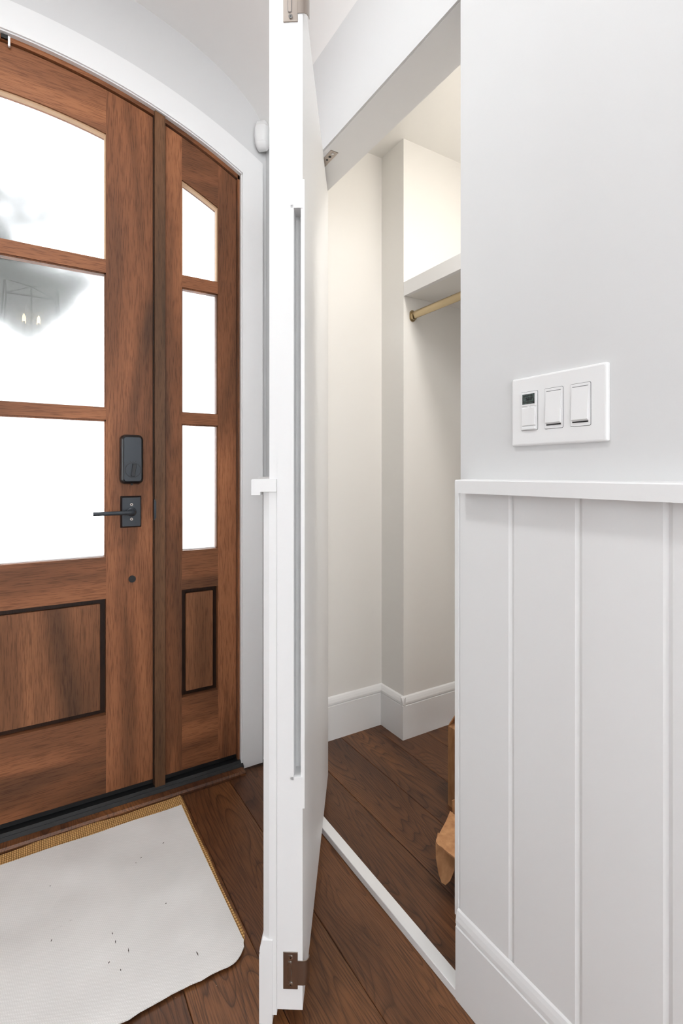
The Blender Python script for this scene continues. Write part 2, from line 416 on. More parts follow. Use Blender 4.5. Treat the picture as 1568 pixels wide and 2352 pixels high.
# ------------------------------------------------------------------ stained door frame with mullion posts
fr = thing('trim_2', (XC, 1.83, 0), 'stained wooden entry frame with two mullion posts', 'frame', kind='structure')
def frame_post(name, xa, xb, y0, mat, R=1.594):
    return obj(name, band(xa, xb, lambda x: 0.018, arc(R), y0, 1.94, 6), mat, fr)
frame_post('jamb', 0.660, XI - 0.004, 1.822, 'wood_z'); frame_post('jamb', XIL + 0.004, mir(0.660), 1.822, 'wood_z')
for s in (1, -1):
    xa, xb = (0.361, 0.395) if s > 0 else (mir(0.395), mir(0.361))
    p = frame_post('mullion_post', xa, xb, 1.812, 'wood_post')
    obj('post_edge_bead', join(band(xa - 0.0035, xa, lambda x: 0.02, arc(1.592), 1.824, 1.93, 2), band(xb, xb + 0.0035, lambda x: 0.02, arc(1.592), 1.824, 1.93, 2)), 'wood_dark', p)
obj('frame_head', band(XIL + 0.004, XI - 0.004, arc(1.582), arc(1.596), 1.822, 1.94, 48), 'wood_x', fr)
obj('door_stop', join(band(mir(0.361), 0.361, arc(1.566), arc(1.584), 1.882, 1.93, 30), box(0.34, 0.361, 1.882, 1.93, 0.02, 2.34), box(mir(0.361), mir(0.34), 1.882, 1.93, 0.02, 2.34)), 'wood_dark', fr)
obj('latch_strike', prism([(0.3575, 0.94), (0.3645, 0.95), (0.3645, 1.005), (0.3575, 1.015)], 1, 1.808, 1.826), 'black', fr)

# ------------------------------------------------------------------ door leaves (entry door and sidelights)
def leaf(root, xa, xb, ga, gb, y0=1.83, R=1.578):
    """stiles xa-ga and gb-xb, rails between; three panes over one raised panel"""
    y1 = y0 + 0.045; Rg = 1.437
    zb = 0.046
    c = lambda z: (lambda x: z)
    st = obj('stile', band(xa, ga, c(zb), arc(R), y0, y1, 8), 'wood_z', root)
    st = obj('stile', band(gb, xb, c(zb), arc(R), y0, y1, 8), 'wood_z', root)
    obj('top_rail', band(ga, gb, arc(Rg), arc(R), y0, y1, 30), 'wood_x', root)
    obj('lock_rail', box(ga, gb, y0, y1, 0.687, 0.825), 'wood_x', root)
    obj('bottom_rail', box(ga, gb, y0, y1, zb, 0.303), 'wood_x', root)
    obj('muntin', box(ga, gb, y0 + 0.001, y1, 1.278, 1.319), 'wood_x', root)
    obj('muntin', box(ga, gb, y0 + 0.001, y1, 1.764, 1.808), 'wood_x', root)
    for (z0, z1) in ((0.825, 1.278), (1.319, 1.764), (1.808, None)):
        top = arc(Rg) if z1 is None else c(z1)
        p = obj('pane', band(ga, gb, c(z0), top, y0 + 0.024, y0 + 0.030, 24), 'glass', root)
        w, ya, yb = 0.006, y0 + 0.006, y0 + 0.024
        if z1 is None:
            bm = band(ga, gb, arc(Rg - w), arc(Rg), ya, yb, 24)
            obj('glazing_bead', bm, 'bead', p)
            bm = join(band(ga, ga + 0.004, c(z0), arc(Rg - w), ya, yb, 2), band(gb - 0.004, gb, c(z0), arc(Rg - w), ya, yb, 2))
        else:
            bm = join(box(ga, gb, ya, yb, z1 - 0.005, z1), box(ga, ga + 0.004, ya, yb, z0, z1), box(gb - 0.004, gb, ya, yb, z0, z1))
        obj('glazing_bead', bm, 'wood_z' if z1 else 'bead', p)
        obj('pane_spacer', join(box(ga + 0.004, gb - 0.004, yb - 0.003, yb, z0, z0 + 0.004)), 'plastic', p)
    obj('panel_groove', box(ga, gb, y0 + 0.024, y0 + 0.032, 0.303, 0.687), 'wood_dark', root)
    g = 0.0165
    obj('raised_panel', box(ga + g, gb - g, y0 + 0.008, y0 + 0.024, 0.303 + g, 0.687 - g, 0.0015, 1), 'wood_panel', root)
    obj('door_sweep', box(xa, xb, y0 + 0.004, y1, 0.030, zb), 'rubber', root)

door = thing('door_1', (mir(0.357), 1.83, 0), 'stained mahogany entry door with three frosted panes and black lock', 'door', kind='structure')
leaf(door, mir(0.357), 0.357, mir(0.210), 0.210)
side = thing('window_1', (0.53, 1.83, 0), 'narrow mahogany sidelight between entry door and white wall casing', 'window', kind='structure')
leaf(side, 0.399, 0.657, 0.456, 0.587)
side2 = thing('window_2', (mir(0.53), 1.83, 0), 'narrow mahogany sidelight on the hinge side of the entry door', 'window', kind='structure')
leaf(side2, mir(0.657), mir(0.399), mir(0.587), mir(0.456))

# electronic deadbolt
cx, cz = 0.2865, 1.148
rings = []
for (y, w, h, r) in ((1.830, 0.071, 0.164, 0.016), (1.808, 0.071, 0.164, 0.016), (1.7985, 0.0655, 0.158, 0.014), (1.7925, 0.058, 0.150, 0.011), (1.7905, 0.053, 0.145, 0.009)):
    rings.append([(a, y, b2) for a, b2 in rrect(cx, cz, w, h, r)])
db = obj('deadbolt', loft(rings), 'black_edge', door)
obj('face_plate', prism(rrect(cx, cz, 0.0535, 0.1455, 0.009), 1, 1.7912, 1.7898), 'black', db)
obj('thumb_turn', disc((0.287, 1.7905, 1.112), 0.0232, -0.0022, 1, 32), 'black', db)
obj('thumb_turn_gap', loft([[(0.287 + r * math.cos(a * math.pi / 16), 1.7894, 1.112 + r * math.sin(a * math.pi / 16)) for a in range(32)] for r in (0.0232, 0.0252)], False), 'rubber', db)
bm = box(-0.0058, 0.0058, -0.013, 0, -0.021, 0.021, 0.0012, 2)
bmesh.ops.rotate(bm, verts=bm.verts[:], cent=(0, 0, 0), matrix=Matrix.Rotation(math.radians(8), 3, 'Y'))
bmesh.ops.translate(bm, verts=bm.verts[:], vec=(0.2880, 1.7885, 1.112)); obj('turn_bar', bm, 'black_edge', db)
for k in (-1, 0, 1): obj('indicator_hole', disc((0.287 + k * 0.0085, 1.7899, 1.141), 0.0014, -0.0004, 1, 10), 'rubber', db)
obj('cover_screw', box(0.2825, 0.2885, 1.803, 1.811, 1.0615, 1.067), 'rubber', db)
# lever set
rings = []
for (y, w, h) in ((1.830, 0.066, 0.106), (1.826, 0.066, 0.106), (1.819, 0.060, 0.100), (1.816, 0.056, 0.096)):
    rings.append([(a, y, b2) for a, b2 in rrect(0.2865, 0.972, w, h, 0.002, 2)])
lv = obj('lever_handle', loft(rings), 'black_edge', door)
obj('lever_plate', prism(rrect(0.2865, 0.972, 0.0565, 0.0965, 0.002, 2), 1, 1.8165, 1.8153), 'black', lv)
obj('rose', loft([[(0.2865 + r * math.cos(a * math.pi / 12), y, 0.972 + r * math.sin(a * math.pi / 12)) for a in range(24)] for (y, r) in ((1.817, 0.0165), (1.811, 0.0155), (1.808, 0.011), (1.79, 0.010))]), 'black', lv, True)
path = [(0.2865, 1.795, 0.972), (0.2868, 1.782, 0.972), (0.284, 1.775, 0.972), (0.277, 1.7715, 0.972), (0.262, 1.7705, 0.972), (0.22, 1.7705, 0.972), (0.166, 1.7705, 0.972)]
obj('lever', tube(path, [0.009, 0.009, 0.0085, 0.008, 0.007, 0.0065, 0.0065], 16), 'black', lv, True)
for dz in (0.0245, -0.0245):
    s = obj('screw', disc((0.2865, 1.8155, 0.972 + dz), 0.0046, -0.0012, 1, 16), 'nickel', lv)
    obj('screw_recess', disc((0.2865, 1.8143, 0.972 + dz), 0.0019, -0.0003, 1, 8), 'rubber', s)
obj('viewer_cap', disc((0.2905, 1.83, 0.744), 0.0115, -0.004, 1, 28), 'rubber', door, True)
# alarm contact bracket at the head
ac = obj('contact_bracket', box(-0.060, -0.054, 1.814, 1.8215, 2.383, 2.412), 'plastic', door)
obj('contact_switch', box(-0.078, -0.060, 1.814, 1.8215, 2.402, 2.413), 'rubber', ac)

# sill and floor reducer
sill = struct('trim_3', prism([(1.787, 0.0), (1.787, 0.017), (1.797, 0.024), (1.806, 0.0195), (1.815, 0.026), (1.90, 0.030), (1.98, 0.02), (1.98, 0.0)], 0, XIL + 0.001, XI - 0.001), 'rubber', 'black metal door sill', 'sill')
red = struct('trim_4', prism([(1.757, 0.0), (1.757, 0.008), (1.763, 0.014), (1.787, 0.016), (1.787, 0.0)], 0, XIL, XI - 0.005), 'floor', 'dark oak reducer strip along the door sill', 'strip')

# ------------------------------------------------------------------ closet side wall
XBK = 0.906
YJ0, YJ1 = 0.779, 1.61       # opening from here to here
ZS = 2.105
bm = join(box(XB, XBK, YV, YJ0, 0, 2.75), box(XB, XBK, YJ0, YJ1, ZS + 0.014, 2.75), box(XB, 0.778, YJ0, YJ1, ZS + 0.001, ZS + 0.014), box(XB, XBK, YJ1, YA, 0, 2.75))
wall_right = struct('wall_right', bm, 'wall', 'painted wall over white vertical board wainscot beside the closet', 'wall')
XF = 0.765
def vboard(parent, u0, u1, z0, z1, fn, mat='trim', ch=0.0065, d=0.004, th=0.009):
    """upright board with chamfered long edges; fn(u, depth) -> plan point, depth 0 at the face"""
    prof = [(u0, th), (u0, d), (u0 + ch, 0), (u1 - ch, 0), (u1, d), (u1, th)]
    bm = loft([[(*fn(u, w), z) for u, w in prof] for z in (z0, z1)])
    return obj('wainscot_board', bm, mat, parent)
gro = [0.641 - 0.1365 * k for k in range(18)]
edges = [YJ0] + [g for g in gro if g > YV + 0.03] + [YV]
for a, b2 in zip(edges[1:], edges): vboard(wall_right, a, b2, 0.0, 1.064, lambda u, w: (XF + w * 0.77, u))
for a, b2 in ((YJ1, 1.70), (1.70, YA)): vboard(wall_right, a, b2, 0.0, 1.064, lambda u, w: (XF + w * 0.77, u))
rp = [(XB, 1.064), (0.735, 1.061), (0.735, 1.0855), (0.737, 1.0875), (XB, 1.089)]
obj('chair_rail', prism(rp, 1, YV, 0.758), 'trim', wall_right); obj('chair_rail', prism(rp, 1, YJ1 + 0.002, YA - 0.0005), 'trim', wall_right)
obj('edge_strip', box(0.766, 0.790, YJ0, 0.791, 0.165, 1.061, 0.001, 1), 'trim', wall_right)
obj('edge_strip', box(0.766, 0.790, YJ0, 0.787, 0.0, 0.165), 'trim', wall_right)
def base_profile(face, back, sgn, h=0.175):
    """(offset, z) with a rounded cap over a groove"""
    t = face - back
    return [(back, 0), (face, 0), (face, h - 0.036), (face - 0.35 * t, h - 0.0345), (face - 0.35 * t, h - 0.031), (face - 0.02 * t, h - 0.029), (face - 0.05 * t, h - 0.022), (face - 0.30 * t, h - 0.012), (face - 0.60 * t, h - 0.004), (back, h)]
struct('baseboard_right', join(prism(base_profile(0.757, 0.7655, 1, 0.188), 1, YV, YJ0), prism(base_profile(0.757, 0.7655, 1, 0.188), 1, YJ1, 1.80)), 'trim', 'white baseboard below the wainscot boards', 'baseboard')
# threshold of the closet and header jamb
struct('trim_5', box(0.757, 0.787, YJ0 - 0.0, YJ1, 0, 0.019, 0.0012, 1), 'trim', 'low white strip across the closet doorway floor', 'threshold')
head = struct('trim_6', join(box(0.7782, 0.898, YJ0, YJ1, ZS, ZS + 0.014)), 'trim', 'painted head jamb over the closet doorway', 'jamb')
# pivot plate let into the head jamb
th = math.atan2(0.8323, 0.5544)
bm = join(box(-0.075, 0.02, -0.0135, 0.0135, 0, 0.002, 0.0006, 1))
pv = (0.806, 1.392)
def at_pivot(bm, ang=math.radians(115)):
    bmesh.ops.rotate(bm, verts=bm.verts[:], cent=(0, 0, 0), matrix=Matrix.Rotation(ang, 3, 'Z')); bmesh.ops.translate(bm, verts=bm.verts[:], vec=(pv[0], pv[1], ZS - 0.0012)); return bm
PL = math.radians(-90)
pp = obj('pivot_plate', at_pivot(box(-0.075, 0.036, -0.0135, 0.0135, 0, 0.003, 0.0006, 1), PL), 'nickel', head)
obj('pivot_screw', at_pivot(disc((0.024, 0, 0), 0.0045, -0.001, 2, 14), PL), 'chrome', pp)
obj('pivot_hole', at_pivot(disc((0.006, 0, 0), 0.0045, -0.0008, 2, 14), PL), 'rubber', pp)
obj('pivot_screw', at_pivot(disc((-0.012, 0, 0), 0.0032, -0.001, 2, 14), PL), 'rubber', pp)

# ------------------------------------------------------------------ the wainscoted pivot door standing open
O = (0.459, 0.897, 0.0)
jd = thing('door_2', O, 'white concealed closet door standing open, seen edge on', 'door', kind='structure', world=False, rz=th)
LW = 0.785
def plan(pts, z0, z1): return prism(pts, 2, z0, z1)
sl = join(plan([(0, 0), (LW, 0), (LW, 0.051), (0, 0.051)], 0.035, 0.498),
          plan([(0, -0.004), (0.02, -0.004), (0.024, 0), (LW, 0), (LW, 0.051), (0, 0.051), (0, 0.0175), (0.036, 0.0175), (0.036, 0.0035), (0, 0.0035)], 0.498, 1.628),
          plan([(0, 0), (LW, 0), (LW, 0.051), (0, 0.051)], 1.628, 2.085),
          plan([(0, -0.004), (0.02, -0.004), (0.024, 0), (0, 0)], 1.628, 1.685), plan([(0, -0.004), (0.02, -0.004), (0.024, 0), (0, 0)], 0.435, 0.498))
slab = obj('slab', sl, 'trim', jd)
obj('pull_frame', join(box(-0.0012, 0, 0.0175, 0.0235, 0.492, 1.634), box(-0.0012, 0, 0.0, 0.0235, 1.628, 1.634), box(-0.0012, 0, 0.0, 0.0235, 0.492, 0.498)), 'trim', slab)
obj('face_panel', box(0.0012, LW, 0.0512, 0.0665, 1.0892, 2.085), 'trim', jd)
u = 0.001
cuts = [0.001, 0.144, 0.2805, 0.417, 0.5535, 0.69, LW - 0.02]
for a, b2 in zip(cuts, cuts[1:]):
    vboard(jd, a, b2, 0.022, 1.0635, lambda q, w: (q, 0.0795 - w * 3.1), th=0.009)
obj('chair_rail', prism([(0.0515, 1.064), (0.084, 1.064), (0.084, 1.0575), (0.102, 1.0575), (0.102, 1.087), (0.1, 1.089), (0.0515, 1.089)], 0, -0.003, 0.742), 'trim', jd)
bb = [(0.060, 0.006), (0.0865, 0.006), (0.0865, 0.143), (0.0845, 0.146), (0.0862, 0.149), (0.085, 0.158), (0.0800, 0.172), (0.060, 0.172)]
obj('baseboard', prism(bb, 0, -0.002, 0.745), 'trim', jd)
def strike(z0, z1, l0, l1):
    p = obj('strike_plate', box(-0.0016, 0.0005, 0.0095, 0.0385, z0, z1, 0.0005, 1), 'nickel', jd)
    # curved lip round the back edge
    prof = [(-0.0016, 0.0095), (-0.0016, 0.0), (-0.0012, -0.004), (0.001, -0.0085), (0.006, -0.0115), (0.013, -0.0125)]
    inn = [(a + 0.0014, b2 + 0.001) for a, b2 in prof]
    bm = bmesh.new()
    rings = [[(a, b2, l0), (a, b2, l1), (c, d, l1), (c, d, l0)] for (a, b2), (c, d) in zip(prof, inn)]
    obj('lip', loft(rings), 'nickel', p, True)
    zc = (z0 + z1) / 2; h = (z1 - z0) * 0.52
    obj('strike_slot', prism(rrect(0.0255, zc, 0.0085, h, 0.0042, 6), 0, -0.0026, -0.0015), 'chrome', p)
    obj('slot_hollow', prism(rrect(0.0255, zc, 0.0058, h - 0.003, 0.0029, 6), 0, -0.0029, -0.0018), 'nickel', p)
    for z in (z0 + 0.010, z1 - 0.010):
        s = obj('screw', disc((-0.0016, 0.0235, z), 0.0042, -0.0014, 0, 16), 'chrome', p, True)
        obj('screw_recess', disc((-0.003, 0.0235, z), 0.0014, -0.0003, 0, 8), 'rubber', s)
strike(0.0767, 0.150, 0.085, 0.133)
strike(1.997, 2.070, 2.014, 2.062)

# ------------------------------------------------------------------ closet
YE, XJ, YN, XBACK, ZCL = 1.815, 1.32, 1.66, 1.72, 2.495
struct('wall_closet_end', join(box(XBK, XJ, YE, YE + 0.004, 0, ZCL), box(XJ, XBACK + 0.03, YN, YE + 0.004, 0, ZCL)), 'closet', 'warm white end wall of the closet with a stepped corner', 'wall')
struct('wall_closet_back', box(XBACK, XBACK + 0.03, 0.05, YN, 0, ZCL), 'closet', 'warm white back wall of the closet', 'wall')
struct('wall_closet_near', box(XBK, XBACK, 0.05, 0.08, 0, ZCL), 'closet', 'warm white near end wall of the closet', 'wall')
struct('ceiling_closet', box(XBK - 0.001, XBACK + 0.03, 0.05, YE + 0.004, ZCL, ZCL + 0.05), 'closet', 'warm white closet ceiling', 'ceiling')
struct('baseboard_closet', join(prism(base_profile(YE - 0.015, YE, -1), 0, XBK, XJ), prism(base_profile(XJ - 0.015, XJ, -1), 1, YN - 0.0146, YE),
       prism(base_profile(YN - 0.015, YN, -1), 0, XJ - 0.0153, XBACK), prism(base_profile(XBACK - 0.015, XBACK, -1), 1, 0.08, YN)), 'trim', 'white baseboard following the stepped closet wall', 'baseboard')
sh = thing('closet_shelf', (1.5, 0.9, 1.84), 'white closet shelf with a deep front edge above the hanging rod', 'shelf')
obj('shelf_board', box(1.339, XBACK - 0.001, 0.081, YN - 0.001, 1.8405, 1.859), 'closet', sh)
obj('shelf_edge', box(XJ, 1.339, 0.081, YN - 0.0005, 1.839, 1.897, 0.001, 1), 'trim', sh)
rd = thing('clothes_rod', (1.36, YN, 1.76), 'oval bronze clothes rod hanging under the closet shelf', 'rod')
obj('rod', tube([(1.366, YN - 0.003, 1.764), (1.366, 0.09, 1.764)], 0.0165, 24, (0.55, 1.0)), 'rod', rd, True)
pts = rrect(1.366, 1.7625, 0.030, 0.048, 0.0149, 8)
obj('rod_bracket', prism(pts, 1, YN - 0.004, YN - 0.0005), 'rod', rd)
cup = [(1.353, 1.766), (1.353, 1.756), (1.357, 1.7465), (1.366, 1.743), (1.375, 1.7465), (1.379, 1.756), (1.379, 1.766), (1.3765, 1.766), (1.3765, 1.757), (1.373, 1.7485), (1.366, 1.7455), (1.359, 1.7485), (1.3555, 1.757), (1.3555, 1.766)]
obj('bracket_cup', prism(cup, 1, YN - 0.016, YN - 0.003), 'rod', rd)
# closet lamp on the ceiling (out of sight behind the wall)
cl = thing('closet_ceiling_lamp', (1.12, 0.50, ZCL), 'round flush lamp on the closet ceiling', 'lamp')
obj('lamp_ring', loft([[(1.12 + r * math.cos(a * math.pi / 16), 0.50 + r * math.sin(a * math.pi / 16), z) for a in range(32)] for (r, z) in ((0.10, ZCL), (0.10, ZCL - 0.025), (0.085, ZCL - 0.03))]), 'plastic', cl, True)
obj('diffuser', disc((1.12, 0.50, ZCL - 0.031), 0.083, -0.004, 2, 32), 'lampglow', cl)
l = bpy.data.lights.new('closet_lamp_light', 'AREA'); l.shape = 'DISK'; l.size = 0.18; l.energy = 8.3; l.color = (1.0, 0.968, 0.93)
lo = bpy.data.objects.new('closet_lamp_light', l); COL.objects.link(lo); lo.location = (1.12, 0.50, ZCL - 0.04)

# cardboard boxes
b1 = thing('cardboard_box', (1.32, 1.17, 0), 'tall brown cardboard box with open top against the wainscot edge', 'box')
t = 0.004
x0, x1, y0, y1, h1 = 1.18, 1.50, 1.10, 1.249, 0.262
obj('box_body', join(box(x0, x1, y0, y1, 0.0, t), box(x0, x0 + t, y0, y1, t, h1), box(x1 - t, x1, y0, y1, t, h1), box(x0 + t, x1 - t, y0, y0 + t, t, h1), box(x0 + t, x1 - t, y1 - t, y1, t, h1)), 'card', b1)
def quad_plate(pts, th, name, mat, parent):
    P = [Vector(p) for p in pts]; n = (P[1] - P[0]).cross(P[2] - P[0]).normalized() * th
    return obj(name, loft([[tuple(p) for p in P], [tuple(p + n) for p in P]]), mat, parent)
quad_plate([(x0, y0, h1), (x0, y1, h1), (x0 + 0.05, y1 - 0.01, h1 + 0.035), (x0 + 0.05, y0 + 0.01, h1 + 0.035)], 0.003, 'flap', 'card', b1)
quad_plate([(x0, y1, h1), (x1, y1, h1), (x1 - 0.01, y1 - 0.03, h1 + 0.055), (x0 + 0.01, y1 - 0.03, h1 + 0.055)], 0.003, 'flap', 'card', b1)
b2_ = thing('cardboard_box', (1.19, 0.9, 0), 'low tan cardboard box with rounded flaps folded outward', 'box')
x0, x1, y0, y1, h2 = 1.03, 1.36, 0.68, 1.082, 0.12
obj('box_body', join(box(x0, x1, y0, y1, 0.0, t), box(x0, x0 + t, y0, y1, t, h2), box(x1 - t, x1, y0, y1, t, h2), box(x0 + t, x1 - t, y0, y0 + t, t, h2), box(x0 + t, x1 - t, y1 - t, y1, t, h2)), 'card', b2_)
fl = [(1.032, 1.083), (0.99, 1.057)]
for k in range(7):
    a = math.radians(120 + k * 15); fl.append((0.935 + 0.022 * math.cos(a), 1.003 + 0.022 * math.sin(a)))
fl += [(0.915, 0.98), (0.925, 0.90), (0.93, 0.74), (1.032, 0.68)]
bm = loft([[(px, py, 0.121 - (1.03 - px) * 0.02 + dz) for px, py in fl] for dz in (0, 0.004)])
obj('flap', bm, 'card2', b2_)
def ray(px, py, z):
    u = (px - CX) / FPX; v = (HZ - py) / FPX; tt = (z - EYE) / v
    return ((math.sin(TH) + u * math.cos(TH)) * tt, (math.cos(TH) - u * math.sin(TH)) * tt, z)
tongue = [(0.956, 1.052, 0.110), (0.939, 1.042, 0.092), (0.925, 1.025, 0.068), (0.914, 1.003, 0.046), (0.911, 0.988, 0.034), (0.9145, 0.977, 0.034), (0.924, 0.970, 0.046), (0.938, 0.970, 0.066), (0.951, 0.978, 0.088), (0.966, 0.99, 0.110)]
quad = [Vector(p) for p in tongue]
nn = Vector((0.55, 0.25, -0.45)).normalized() * 0.004
obj('flap', loft([[tuple(p) for p in quad], [tuple(p + nn) for p in quad]]), 'card2', b2_)
quad_plate([(x0 + 0.01, y1, h2), (x1, y1, h2), (x1 - 0.01, y1 + 0.005, h2 + 0.03), (x0 + 0.012, y1 + 0.005, h2 + 0.03)], 0.003, 'flap', 'card', b2_)

# ------------------------------------------------------------------ vault, left wall
def vault_shell(y0, y1, n=64):
    bm = bmesh.new(); rows_ = []
    for i in range(n + 1):
        a = math.pi * i / n; c = -math.cos(a); x = XC + 0.872 * c; z = vault(x)
        rows_.append([bm.verts.new((x, y0, z)), bm.verts.new((x, y1, z)), bm.verts.new((XC + (x - XC) * 1.06, y1, z + 0.05)), bm.verts.new((XC + (x - XC) * 1.06, y0, z + 0.05))])
    for r, s in zip(rows_, rows_[1:]):
        for k in range(4): bm.faces.new((r[k], r[(k + 1) % 4], s[(k + 1) % 4], s[k]))
    bm.faces.new(rows_[0][::-1]); bm.faces.new(rows_[-1]); bmesh.ops.recalc_face_normals(bm, faces=bm.faces)
    return bm
struct('ceiling', vault_shell(YV, YA), 'ceil', 'smooth barrel vaulted ceiling over the entry', 'ceiling', True)
wl = struct('wall_left', box(XL - 0.13, XL, YV, YA, 0, 2.75), 'wall', 'painted wall across from the closet', 'wall')
obj('chair_rail', prism([(XL, 1.064), (XL + 0.037, 1.061), (XL + 0.037, 1.087), (XL, 1.089)], 1, YV, YA - 0.03), 'trim', wl)
for k in range(22): vboard(wl, YV + 0.142 * k, YV + 0.142 * (k + 1), 0.0, 1.064, lambda q, w: (XL + 0.007 - w * 0.77, q))
struct('baseboard_left', prism(base_profile(XL + 0.015, XL + 0.007, 1, 0.188), 1, YV, 1.78), 'trim', 'white baseboard on the wall across from the closet', 'baseboard')

# ------------------------------------------------------------------ foyer behind the camera
ZF = 3.0
struct('ceiling_foyer', box(-2.55, 2.55, -5.15, YV, ZF, ZF + 0.06), 'ceil', 'flat foyer ceiling', 'ceiling')
struct('wall_foyer_front', join(box(-2.5, XL, YV - 0.001, YV + 0.12, 0, ZF), box(XB, 2.5, YV - 0.001, YV + 0.12, 0, ZF), band(XL, XB, vault, lambda x: ZF, YV - 0.001, YV + 0.12, 40)), 'wall', 'foyer wall with the arched opening to the entry', 'wall')
struct('wall_foyer_right', box(2.4, 2.5, -5.1, YV, 0, ZF), 'wall', 'plain foyer wall', 'wall')
def wall_with_windows(name, spans, fixed, lo_, hi_, axis, label):
    parts = []
    def bx(a, b2, z0, z1):
        return box(a, b2, fixed[0], fixed[1], z0, z1) if axis == 0 else box(fixed[0], fixed[1], a, b2, z0, z1)
    cur = lo_
    for (c, w) in spans:
        parts.append(bx(cur, c - w / 2, 0, ZF)); parts.append(bx(c - w / 2, c + w / 2, 0, 0.45)); parts.append(bx(c - w / 2, c + w / 2, 2.65, ZF)); cur = c + w / 2
    parts.append(bx(cur, hi_, 0, ZF))
    return struct(name, join(*parts), 'wall', label, 'wall')
wall_with_windows('wall_back', [(-1.5, 1.1), (0, 1.1), (1.5, 1.1)], (-5.1, -5.0), -2.5, 2.5, 0, 'foyer wall with three tall windows')
wall_with_windows('wall_foyer_left', [(-4.0, 1.1), (-2.4, 1.1)], (-2.5, -2.4), -5.1, YV, 1, 'foyer wall with two tall windows')
wn = 3
for c in (-1.5, 0, 1.5):
    w = thing('window_%d' % wn, (c, -5.05, 0.45), 'tall white framed foyer window', 'window', kind='structure'); wn += 1
    obj('window_frame', join(box(c - 0.55, c - 0.50, -5.08, -5.0, 0.45, 2.65), box(c + 0.50, c + 0.55, -5.08, -5.0, 0.45, 2.65), box(c - 0.5, c + 0.5, -5.08, -5.0, 0.45, 0.5), box(c - 0.5, c + 0.5, -5.08, -5.0, 2.6, 2.65), box(c - 0.5, c + 0.5, -5.06, -5.02, 1.52, 1.57), box(c - 0.012, c + 0.012, -5.06, -5.03, 0.5, 2.6)), 'trim', w)
for c in (-4.0, -2.4):
    w = thing('window_%d' % wn, (-2.45, c, 0.45), 'tall white framed foyer side window', 'window', kind='structure'); wn += 1
    obj('window_frame', join(box(-2.48, -2.4, c - 0.55, c - 0.5, 0.45, 2.65), box(-2.48, -2.4, c + 0.5, c + 0.55, 0.45, 2.65), box(-2.48, -2.4, c - 0.5, c + 0.5, 0.45, 0.5), box(-2.48, -2.4, c - 0.5, c + 0.5, 2.6, 2.65), box(-2.46, -2.42, c - 0.5, c + 0.5, 1.52, 1.57), box(-2.46, -2.43, c - 0.012, c + 0.012, 0.5, 2.6)), 'trim', w)
# flush lamp at the crown of the vault, above the view
YL = 0.75
vl = thing('vault_lamp', (XC, YL, vault(XC)), 'round flush lamp at the crown of the vaulted ceiling', 'lamp')
zv = vault(XC)
obj('lamp_ring', loft([[(XC + r * math.cos(a * math.pi / 16), YL + r * math.sin(a * math.pi / 16), z) for a in range(32)] for (r, z) in ((0.15, zv + 0.001), (0.15, zv - 0.05), (0.13, zv - 0.055))]), 'plastic', vl, True)
obj('diffuser', disc((XC, YL, zv - 0.056), 0.128, -0.006, 2, 32), 'lampglow', vl)
l = bpy.data.lights.new('vault_lamp_light', 'AREA'); l.shape = 'DISK'; l.size = 0.26; l.energy = 6.5; l.color = (0.93, 0.972, 1.0)
lo = bpy.data.objects.new('vault_lamp_light', l); COL.objects.link(lo); lo.location = (XC, YL, zv - 0.07)
# lantern chandelier mirrored in the door glass
chx, chy = 0.0, -2.05
ch = thing('lantern_chandelier', (chx, chy, ZF), 'polished open lantern chandelier with four candle bulbs, mirrored in the door glass', 'chandelier')
obj('canopy', disc((chx, chy, ZF - 0.028), 0.075, 0.028, 2, 28), 'chrome', ch, True)
for k in range(3):
    ring = []
    for i in range(16):
        a = 2 * math.pi * i / 16; c, s = math.cos(a) * 0.010, math.sin(a) * 0.018
        ring.append((chx + (c if k % 2 else 0), chy + (0 if k % 2 else c), ZF - 0.045 - 0.03 * k + s))
    ring += ring[:2]
    obj('chain_link', tube(ring, 0.003, 6), 'chrome', ch, True)
def bar(p, q, r=0.007): obj('lantern_bar', tube([p, q], r, 4), 'lantern', ch)
A_, B_ = 0.21, 0.25; zt, zb = 2.885, 2.28
ct = [(chx - A_, chy - A_, zt), (chx + A_, chy - A_, zt), (chx + A_, chy + A_, zt), (chx - A_, chy + A_, zt)]
cb = [(chx - B_, chy - B_, zb), (chx + B_, chy - B_, zb), (chx + B_, chy + B_, zb), (chx - B_, chy + B_, zb)]
for i in range(4):
    bar(ct[i], ct[(i + 1) % 4]); bar(cb[i], cb[(i + 1) % 4]); bar(ct[i], cb[i]); bar(ct[i], (chx, chy, zt + 0.03), 0.005)
bar((chx, chy, zt + 0.03), (chx, chy, 2.44))
for i in range(4):
    a = math.pi / 4 + i * math.pi / 2; x, y = chx + 0.085 * math.cos(a), chy + 0.085 * math.sin(a)
    bar((chx, chy, 2.44), (x, y, 2.44), 0.005)
    cd = obj('candle_sleeve', tube([(x, y, 2.43), (x, y, 2.555)], 0.011, 12), 'plastic', ch, True)
    obj('bulb', tube([(x, y, 2.556), (x, y, 2.572), (x, y, 2.59), (x, y, 2.61), (x, y, 2.628)], [0.007, 0.014, 0.016, 0.010, 0.002], 12), 'bulb', cd, True)


